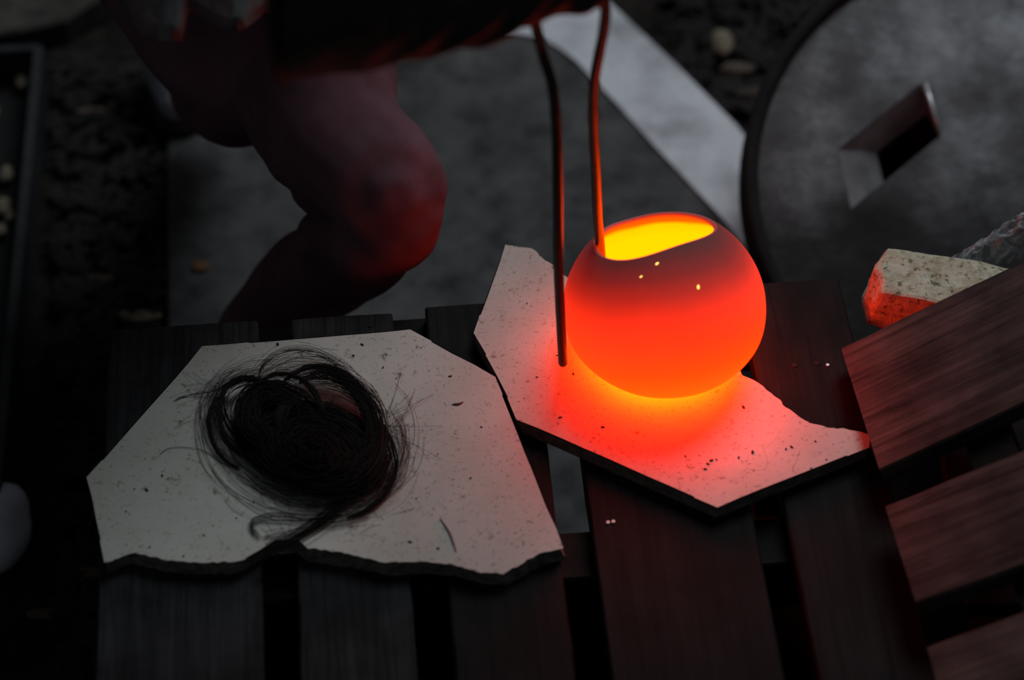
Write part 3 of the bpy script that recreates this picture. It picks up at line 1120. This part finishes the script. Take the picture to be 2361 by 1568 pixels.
hole_out = [(1932, 345), (2128, 190), (2166, 315), (1962, 482)]
hole_in = [(2020, 352), (2138, 262), (2166, 322), (2040, 432)]
bm = bmesh.new()
NC = 96
ring = [bm.verts.new(L2(math.cos(2 * PI * i / NC) * (LR - 0.018), math.sin(2 * PI * i / NC) * (LR - 0.018))) for i in range(NC)]
hv = [bm.verts.new(onlid(*p)) for p in hole_out]
edges = [bm.edges.new((ring[i], ring[(i + 1) % NC])) for i in range(NC)] + [bm.edges.new((hv[i], hv[(i + 1) % 4])) for i in range(4)]
bmesh.ops.triangle_fill(bm, edges=edges, use_beauty=True)
for f in [f for f in bm.faces]:
    c_ = f.calc_center_median()
plate = from_bm('plate', bm, M_lid)
sm = plate.modifiers.new('t', 'SOLIDIFY'); sm.thickness = 0.002; sm.offset = 0
adopt(plate, lid)
bm = bmesh.new()                                   # rolled rim
prof = [(LR - 0.018, 0.0), (LR - 0.016, 0.010), (LR - 0.008, 0.014), (LR - 0.001, 0.010), (LR, 0.0), (LR, -0.035), (LR - 0.004, -0.035), (LR - 0.006, -0.004)]
rg = [[bm.verts.new(L2(math.cos(2 * PI * i / NC) * r_, math.sin(2 * PI * i / NC) * r_, h)) for r_, h in prof] for i in range(NC)]
for i in range(NC):
    for k in range(len(prof)):
        k2 = (k + 1) % len(prof)
        bm.faces.new((rg[i][k], rg[i][k2], rg[(i + 1) % NC][k2], rg[(i + 1) % NC][k]))
adopt(from_bm('rolled_rim', bm, M_soot, smooth=True), lid)
M_flap = plain('bent_steel_flap', (0.42, 0.42, 0.43), 0.30, 0.4, 0.35, 25, 0.002, 0.5)
ho = [onlid(*p) for p in hole_out]
hi_ = [onlid(*p, h=-0.035) for p in hole_in]
for i in range(4):
    j = (i + 1) % 4
    bm = bmesh.new()
    a_, b_, c_, d_ = ho[i], ho[j], hi_[j], hi_[i]
    g2 = [[None] * 5 for _ in range(5)]
    for r_ in range(5):
        for s_ in range(5):
            q = a_.lerp(b_, s_ / 4).lerp(d_.lerp(c_, s_ / 4), r_ / 4)
            q = q + ln_ * 0.003 * math.sin(r_ / 4 * PI)
            g2[r_][s_] = bm.verts.new(q)
    for r_ in range(4):
        for s_ in range(4):
            try: bm.faces.new((g2[r_][s_], g2[r_][s_ + 1], g2[r_ + 1][s_ + 1], g2[r_ + 1][s_]))
            except ValueError: pass
    bmesh.ops.solidify(bm, geom=bm.faces[:], thickness=0.0012)
    adopt(from_bm('folded_flap', bm, M_flap, smooth=False), lid)
ed = tube_bm([onlid(2133, 193, 0.004), onlid(2150, 250, 0.004), onlid(2167, 310, 0.004)], [0.0035, 0.003, 0.0015], 8)  # pale tube added to give the hole's right edge a highlight
adopt(from_bm('highlight_edge', ed, M_flap, smooth=True), lid)
# dark drum the lid leans on, seen only through the hole
zb = LC.z + 0.0
blk = L2(0.0, 0.14, -0.035)
bm = box_bm(blk.x - 0.12, blk.x + 0.12, blk.y - 0.01, blk.y + 0.11, 0, blk.z - 0.004, 0.004)
tag(from_bm('prop_block', bm, M_soot), 'soot black block propping up the round drum lid from beneath', 'block')

# ------------------------------------------------------------------ tilted pallet at the right on a black crate
crate = empty('low_crate', (0.62, -0.22, 0), 'soot black low crate under the tilted pallet and the firebrick', 'crate')
CZ = 0.300
adopt(from_bm('crate_body', box_bm(0.395, 0.95, -0.66, 0.085, 0.0, CZ - 0.016, 0.003), M_soot), crate)
for k in range(6):
    y_ = -0.66 + k * 0.126
    adopt(from_bm('top_board', box_bm(0.390, 0.955, y_, y_ + 0.114, CZ - 0.016, CZ, 0.002), M_soot), crate)

Q0 = P(2000, 1100, ZT + 0.032)
SL = 0.55
pn = Vector((-SL, 0, 1)).normalized()
pal = empty('tilted_pallet', (Q0.x, Q0.y, CZ), 'tilted pallet of wide brown boards rising at the right of the table', 'pallet')
TB = 0.019
B1 = [(1938, 800), (2361, 598), (2361, 930), (2028, 1085)]
B2 = [(2040, 1165), (2361, 1035), (2361, 1303), (2112, 1392)]
B3 = [(2137, 1490), (2361, 1408), (2361, 1650), (2200, 1720)]
dirs = []
for Bq in (B1, B2):
    w4 = [PPL(u, v_, Q0, pn) for u, v_ in Bq]
    dirs += [(w4[1] - w4[0]).normalized(), (w4[2] - w4[3]).normalized()]
for bi, Bq in enumerate((B1, B2, B3)):
    w4 = [PPL(u, v_, Q0, pn) for u, v_ in Bq]
    ext = 0.42
    a_, d_ = w4[0], w4[3]
    b_ = a_ + (w4[1] - a_).normalized() * ext
    c_ = d_ + (w4[2] - d_).normalized() * ext
    bm = bmesh.new()
    nx = 14
    rows = []
    for i in range(nx + 1):
        f = i / nx
        pa, pd = a_.lerp(b_, f), d_.lerp(c_, f)
        jit = 0.0012 * noise.noise(Vector((f * 9, bi, 0)))
        cr = (pd - pa).normalized()
        pa = pa + cr * jit
        pd = pd + cr * 0.0012 * noise.noise(Vector((f * 9, bi, 5)))
        dn = -pn * TB
        e_ = 0.002
        rows.append([bm.verts.new(q) for q in (pa - pn * e_, pa + cr * e_, pa.lerp(pd, 0.5), pd - cr * e_, pd - pn * e_, pd + dn, pa + dn)])
    for i in range(nx):
        for k in range(7):
            bm.faces.new((rows[i][k], rows[i][(k + 1) % 7], rows[i + 1][(k + 1) % 7], rows[i + 1][k]))
    bm.faces.new(rows[0]); bm.faces.new(rows[-1][::-1])
    dm = ((w4[1] - w4[0]).normalized() + (w4[2] - w4[3]).normalized()).normalized()
    cm = pn.cross(dm).normalized()
    Mx = Matrix((dm, cm, pn)).transposed().to_4x4()
    Mx.translation = a_
    bm.transform(Mx.inverted())
    o = from_bm('board', bm, M_board)
    o.matrix_basis = Mx
    adopt(o, pal)
    # place object origin frame so that grain follows the board
dirm = sum(dirs, Vector()).normalized()
crs = pn.cross(dirm).normalized()
if crs.y < 0: crs = -crs
s0 = PPL(2130, 1700, Q0, pn) - crs * 0.03
s1 = PPL(2080, 1010, Q0, pn)
for off in (0.095, 0.34):
    base = PPL(1985, 950, Q0, pn) + dirm * off - crs * 0.0
    A_, B_ = base + crs * 0.05, base - crs * 0.52
    bm = bmesh.new()
    hw = dirm * 0.02
    t0, t1 = -pn * (TB + 0.0005), -pn * (TB + 0.028)
    vs = [bm.verts.new(q) for q in (A_ - hw + t0, A_ + hw + t0, B_ + hw + t0, B_ - hw + t0, A_ - hw + t1, A_ + hw + t1, B_ + hw + t1, B_ - hw + t1)]
    for f in ((0, 1, 2, 3), (4, 5, 6, 7), (0, 1, 5, 4), (1, 2, 6, 5), (2, 3, 7, 6), (3, 0, 4, 7)):
        bm.faces.new([vs[k] for k in f])
    adopt(from_bm('bearer', bm, M_beam), pal)
# prop under the raised side
hb = PPL(1985, 950, Q0, pn) + dirm * 0.34 - crs * 0.25
bm = box_bm(hb.x - 0.015, hb.x + 0.03, hb.y - 0.2, hb.y + 0.2, CZ, hb.z - 0.07, 0.002)
adopt(from_bm('prop', bm, M_soot), pal)

# ------------------------------------------------------------------ firebrick piece
bb = P(1985, 752, CZ)
L_, W_, H_ = 0.150, 0.062, 0.050
bm = bmesh.new()
bmesh.ops.create_grid(bm, x_segments=1, y_segments=1, size=1)
bm.free()
bm = box_bm(0, L_, 0, W_, 0, H_, 0.004, segs=2)
bmesh.ops.subdivide_edges(bm, edges=bm.edges[:], cuts=5, use_grid_fill=True)
for v_ in bm.verts:
    d = noise.noise(v_.co * 55) * 0.0022
    if v_.co.x < 0.012:
        v_.co.x += 0.006 * noise.noise(Vector((v_.co.y * 45, v_.co.z * 45, 3))) + 0.010 * (v_.co.z / H_ - 0.5) + 0.012 * abs(v_.co.y / W_ - 0.55)
    v_.co += Vector((d, d * 0.8, d))
    if abs(v_.co.x - 0.088) < 0.006 and v_.co.y > W_ - 0.010: v_.co.y -= 0.007
    if v_.co.z < 0.0: v_.co.z = 0
o = from_bm('firebrick', bm, M_brick, smooth=False)
o.location = bb
o.rotation_euler = (0, 0, math.radians(-13))
tag(o, 'broken speckled firebrick behind the tilted pallet, its end lit red', 'brick')

# ------------------------------------------------------------------ crumpled clear film
f0, f1 = P(2185, 668, CZ + 0.03), P(2420, 500, CZ + 0.06)
bm = bmesh.new()
nx, ny = 70, 40
gv = []
for j in range(ny + 1):
    row = []
    for i in range(nx + 1):
        a_, b_ = i / nx, j / ny
        p = P(2160 + 290 * a_, 690 - 110 * a_ - 75 * (b_ - 0.15) * (0.55 + 0.5 * a_), CZ)
        h = 0.012 + 0.040 * math.sin(PI * min(1, b_ * 1.05)) * (0.35 + 0.65 * min(1, a_ * 2))
        q = Vector((a_ * 6, b_ * 5, 0.5))
        h += 0.012 * (1 - 2 * abs(noise.noise(q))) + 0.006 * (1 - 2 * abs(noise.noise(q * 2.3)))
        p.z += max(0.001, h)
        row.append(bm.verts.new(p))
    gv.append(row)
for j in range(ny):
    for i in range(nx):
        bm.faces.new((gv[j][i], gv[j][i + 1], gv[j + 1][i + 1], gv[j + 1][i]))
o = from_bm('crumpled_plastic', bm, M_film, smooth=True)
tag(o, 'crumpled clear plastic film beside the firebrick behind the pallet', 'plastic film')

# ------------------------------------------------------------------ horsehair
hb = P(720, 990, ZS)
bundle = empty('horsehair_bundle', hb, 'tangled coil of dark horsehair lying on the grey kiln shelf', 'horsehair')
rnd = random.Random(21)


def hair_curve(name, strands, depth, res=0):
    cu = bpy.data.curves.new(name, 'CURVE')
    cu.dimensions = '3D'
    cu.bevel_depth = depth
    cu.bevel_resolution = res
    cu.use_fill_caps = False
    for s in strands:
        sp = cu.splines.new('POLY')
        sp.points.add(len(s) - 1)
        flat = []
        for p in s:
            q = p - hb
            flat += [q.x, q.y, q.z, 1]
        sp.points.foreach_set('co', flat)
    cu.materials.append(M_hair)
    o = bpy.data.objects.new(name, cu)
    COL.objects.link(o)
    o.parent = bundle
    return o


def ellipse_strand(cx, cy, rx, ry, rot, a0, a1, z0, z1, wob=6, n=44):
    out = []
    s1, s2, s3 = rnd.uniform(0, 50), rnd.uniform(0, 50), rnd.uniform(-0.12, 0.12)
    for i in range(n):
        f = i / (n - 1)
        a_ = a0 + (a1 - a0) * f
        k = 1 + s3 * (f - 0.5)
        x = math.cos(a_) * rx * k
        y = math.sin(a_) * ry * k
        u = cx + x * math.cos(rot) - y * math.sin(rot) + wob * noise.noise(Vector((s1, a_ * 0.9, 0)))
        v = cy + x * math.sin(rot) + y * math.cos(rot) + wob * noise.noise(Vector((s2, a_ * 0.9, 0)))
        z = z0 + (z1 - z0) * (0.5 + 0.5 * math.sin(a_ * 1.3 + s1))
        out.append(P(u, v, ZS + z))
    return out


def lock(px, n, spread, ends=0.35, zs=0.012, per=7, taper=1.0):
    """a lock of hairs following pixel path; (u, v, height)"""
    c = catmull([Vector((p[0], p[1], (p[2] if len(p) > 2 else zs) * 1000)) for p in px], per)
    out = []
    for _ in range(n):
        o1, o2 = rnd.gauss(0, spread), rnd.gauss(0, spread)
        s = rnd.uniform(0, 99)
        i0 = int(rnd.uniform(0, 0.12) * len(c)); i1 = len(c) - int(rnd.uniform(0, 0.12) * len(c))
        st = []
        for i in range(i0, i1):
            f = i / (len(c) - 1)
            k = ends + (1 - ends) * math.sin(PI * f) ** 0.6 if ends < 1 else 1 + (ends - 1) * f
            q = c[i]
            st.append(P(q.x + o1 * k + 2 * noise.noise(Vector((s, f * 4, 0))), q.y + o2 * k + 2 * noise.noise(Vector((s, f * 4, 9))), ZS + max(0.0006, q.z / 1000 + 0.0004 * o1 * k * 0.3)))
        out.append(st)
    return out


cc = P(732, 1045, ZS)
bm = ball_bm((0, 0, 0), 1, sub=4)
for v_ in bm.verts:
    q = v_.co.copy()
    k = 1 + 0.16 * noise.noise(q * 2.2) + 0.05 * noise.noise(q * 9)
    x, y = q.x * 0.052 * k, q.y * 0.027 * k
    v_.co = Vector((x * math.cos(-0.34) - y * math.sin(-0.34), x * math.sin(-0.34) + y * math.cos(-0.34), max(0.0005, 0.004 + q.z * 0.015 * k)))
o = from_bm('matted_core', bm, M_core, smooth=True)
o.location = cc - hb
o.parent = bundle
# dense heart of the coil
S1 = []
for _ in range(900):
    k = rnd.uniform(0.06, 1.0) ** 0.75
    a0 = rnd.uniform(0, 2 * PI)
    S1.append(ellipse_strand(722 + rnd.gauss(0, 8), 1032 + rnd.gauss(0, 8), 172 * k, 92 * k + rnd.uniform(-4, 6), 0.30 + rnd.gauss(0, 0.05), a0, a0 + rnd.uniform(2.5, 6.5),
                             0.002, 0.022 * (1.1 - k) + 0.009, 12))
for _ in range(260):      # left shoulder, rising towards the tie
    k = rnd.uniform(0.5, 1.0)
    a0 = rnd.uniform(1.4, 2.2)
    S1.append(ellipse_strand(640 + rnd.gauss(0, 8), 960 + rnd.gauss(0, 6), 95 * k, 78 * k, 0.5 + rnd.gauss(0, 0.1), a0, a0 + rnd.uniform(2.0, 3.6), 0.003, 0.024, 8))
hair_curve('coil', S1, 0.00030)['kind'] = 'stuff'
S1 = []
# heavy locks
S1 += lock([(605, 885, .02), (560, 870, .018), (520, 895, .014), (505, 950, .012), (520, 1010, .010), (560, 1050, .008), (620, 1080, .006)], 60, 3.5)
S1 += lock([(600, 880, .02), (640, 862, .022), (690, 872, .022), (725, 905, .02), (745, 945, .018)], 46, 3.5)
S1 += lock([(640, 890, .02), (700, 850, .02), (760, 848, .02), (810, 875, .02), (840, 920, .02), (850, 960, .018), (868, 985, .016)], 60, 4.5)
S1 += lock([(690, 885, .02), (745, 855, .021), (800, 885, .02), (830, 930, .02), (845, 975, .018)], 50, 4)
S1 += lock([(850, 960, .018), (885, 985, .016), (905, 1030, .013), (912, 1080, .008), (890, 1135, .004), (850, 1175, .002), (800, 1195, .002)], 34, 4)
S1 += lock([(850, 965, .018), (880, 990, .016), (885, 1040, .016), (860, 1080, .014), (815, 1115, .010)], 60, 6)
S1 += lock([(885, 1030, .014), (868, 1065, .014), (830, 1105, .010), (790, 1155, .006), (750, 1195, .004), (700, 1228, .003), (650, 1255, .003), (600, 1285, .001)], 46, 4, ends=2.4)
S1 += lock([(640, 1060, .012), (580, 1040, .01), (540, 1000, .01), (515, 950, .012), (520, 905, .013), (560, 880, .016), (610, 890, .02)], 26, 8)
S1 += lock([(500, 915, .012), (480, 960, .009), (485, 1010, .006), (510, 1055, .003), (552, 1083, .001)], 22, 2.5)
S1 += lock([(505, 900, .012), (565, 872, .018), (605, 882, .02), (655, 915, .022), (640, 960, .022)], 40, 5)
S1 += lock([(700, 905, .02), (660, 930, .022), (645, 965, .022), (665, 1000, .02)], 50, 7)
for _ in range(200):
    a0 = rnd.uniform(-2.6, -0.5)
    k = rnd.uniform(0.75, 1.05)
    S1.append(ellipse_strand(742 + rnd.gauss(0, 8), 985 + rnd.gauss(0, 8), 140 * k, 128 * k, 0.35, a0, a0 + rnd.uniform(1.0, 2.4), 0.008, 0.022, 9))
hair_curve('lock', S1, 0.00024)['kind'] = 'stuff'
# fine flyaway hairs
S1 = []
S1 += lock([(592, 880, .02), (612, 835, .02), (660, 806, .02), (720, 806, .02), (775, 835, .02), (820, 880, .018), (860, 940, .014)], 14, 4)
for _ in range(46):
    a0 = rnd.uniform(2.7, 4.6)
    k = rnd.uniform(0.85, 1.12)
    S1.append(ellipse_strand(715 + rnd.gauss(0, 12), 930 + rnd.gauss(0, 10), 135 * k, 112 * k, 0.35, a0, a0 + rnd.uniform(0.8, 2.2), 0.004, 0.02, 14))
for _ in range(56):      # wide loops in front
    a0 = rnd.uniform(0.0, 1.5)
    k = rnd.uniform(0.72, 1.14)
    S1.append(ellipse_strand(700 + rnd.gauss(0, 14), 1010 + rnd.gauss(0, 8), 222 * k, 165 * k, 0.28, a0, a0 + rnd.uniform(1.0, 2.6), 0.0006, 0.006, 16))
for _ in range(52):      # left of the coil
    a0 = rnd.uniform(2.2, 3.4)
    k = rnd.uniform(0.85, 1.15)
    S1.append(ellipse_strand(660 + rnd.gauss(0, 12), 985 + rnd.gauss(0, 12), 180 * k, 130 * k, 0.3, a0, a0 + rnd.uniform(0.6, 1.6), 0.001, 0.010, 14))
for _ in range(90):      # right fringe
    a0 = rnd.uniform(-0.9, 0.8)
    k = rnd.uniform(0.85, 1.12)
    S1.append(ellipse_strand(730 + rnd.gauss(0, 12), 1010 + rnd.gauss(0, 12), 205 * k, 160 * k, 0.3, a0, a0 + rnd.uniform(0.5, 1.5), 0.0008, 0.012, 16))
for _ in range(24):      # spray out of the right knot
    a_ = rnd.uniform(-1.2, 0.9)
    L = rnd.uniform(50, 150)
    x0, y0 = 880 + rnd.gauss(0, 8), 985 + rnd.gauss(0, 14)
    b_ = rnd.uniform(-30, 30)
    S1.append([P(x0 + math.cos(a_) * L * t - math.sin(a_) * b_ * t * t, y0 + math.sin(a_) * L * t + math.cos(a_) * b_ * t * t, ZS + 0.012 * (1 - t) + 0.0006) for t in (k / 12 for k in range(13))])
for _ in range(16):      # spray at the left knot
    a_ = rnd.uniform(2.4, 4.0)
    L = rnd.uniform(40, 130)
    x0, y0 = 520 + rnd.gauss(0, 10), 905 + rnd.gauss(0, 10)
    b_ = rnd.uniform(-30, 30)
    S1.append([P(x0 + math.cos(a_) * L * t - math.sin(a_) * b_ * t * t, y0 + math.sin(a_) * L * t + math.cos(a_) * b_ * t * t, ZS + 0.010 * (1 - t) + 0.0006) for t in (k / 12 for k in range(13))])
S1 += lock([(560, 870, .016), (500, 898, .006), (430, 912, .001), (400, 925, .001)], 6, 3)
S1 += lock([(600, 1235, .001), (580, 1215, .002), (590, 1195, .002), (640, 1185, .002), (720, 1190, .003), (800, 1180, .003)], 10, 4)
S1 += lock([(598, 1245, .001), (578, 1222, .002), (600, 1200, .002), (680, 1200, .002), (780, 1195, .002)], 8, 3)
S1 += lock([(364, 1052, .0008), (390, 1034, .0008), (430, 1032, .001), (480, 1045, .001), (540, 1100, .001)], 2, 1)
S1 += lock([(600, 1240, .001), (660, 1225, .002), (760, 1205, .003), (850, 1190, .002)], 10, 6)
for _ in range(26):      # short hairs strewn near the ends
    x0, y0, a_, L = rnd.uniform(560, 900), rnd.uniform(1150, 1235), rnd.uniform(0, 6.28), rnd.uniform(20, 80)
    b_ = rnd.uniform(-25, 25)
    S1.append([P(x0 + math.cos(a_) * L * t - math.sin(a_) * b_ * t * t, min(1240, y0 + math.sin(a_) * L * t * 0.6 + math.cos(a_) * b_ * t * t), ZS + 0.0008) for t in (k / 10 for k in range(11))])
hair_curve('flyaway_hairs', S1, 0.00015)['kind'] = 'stuff'
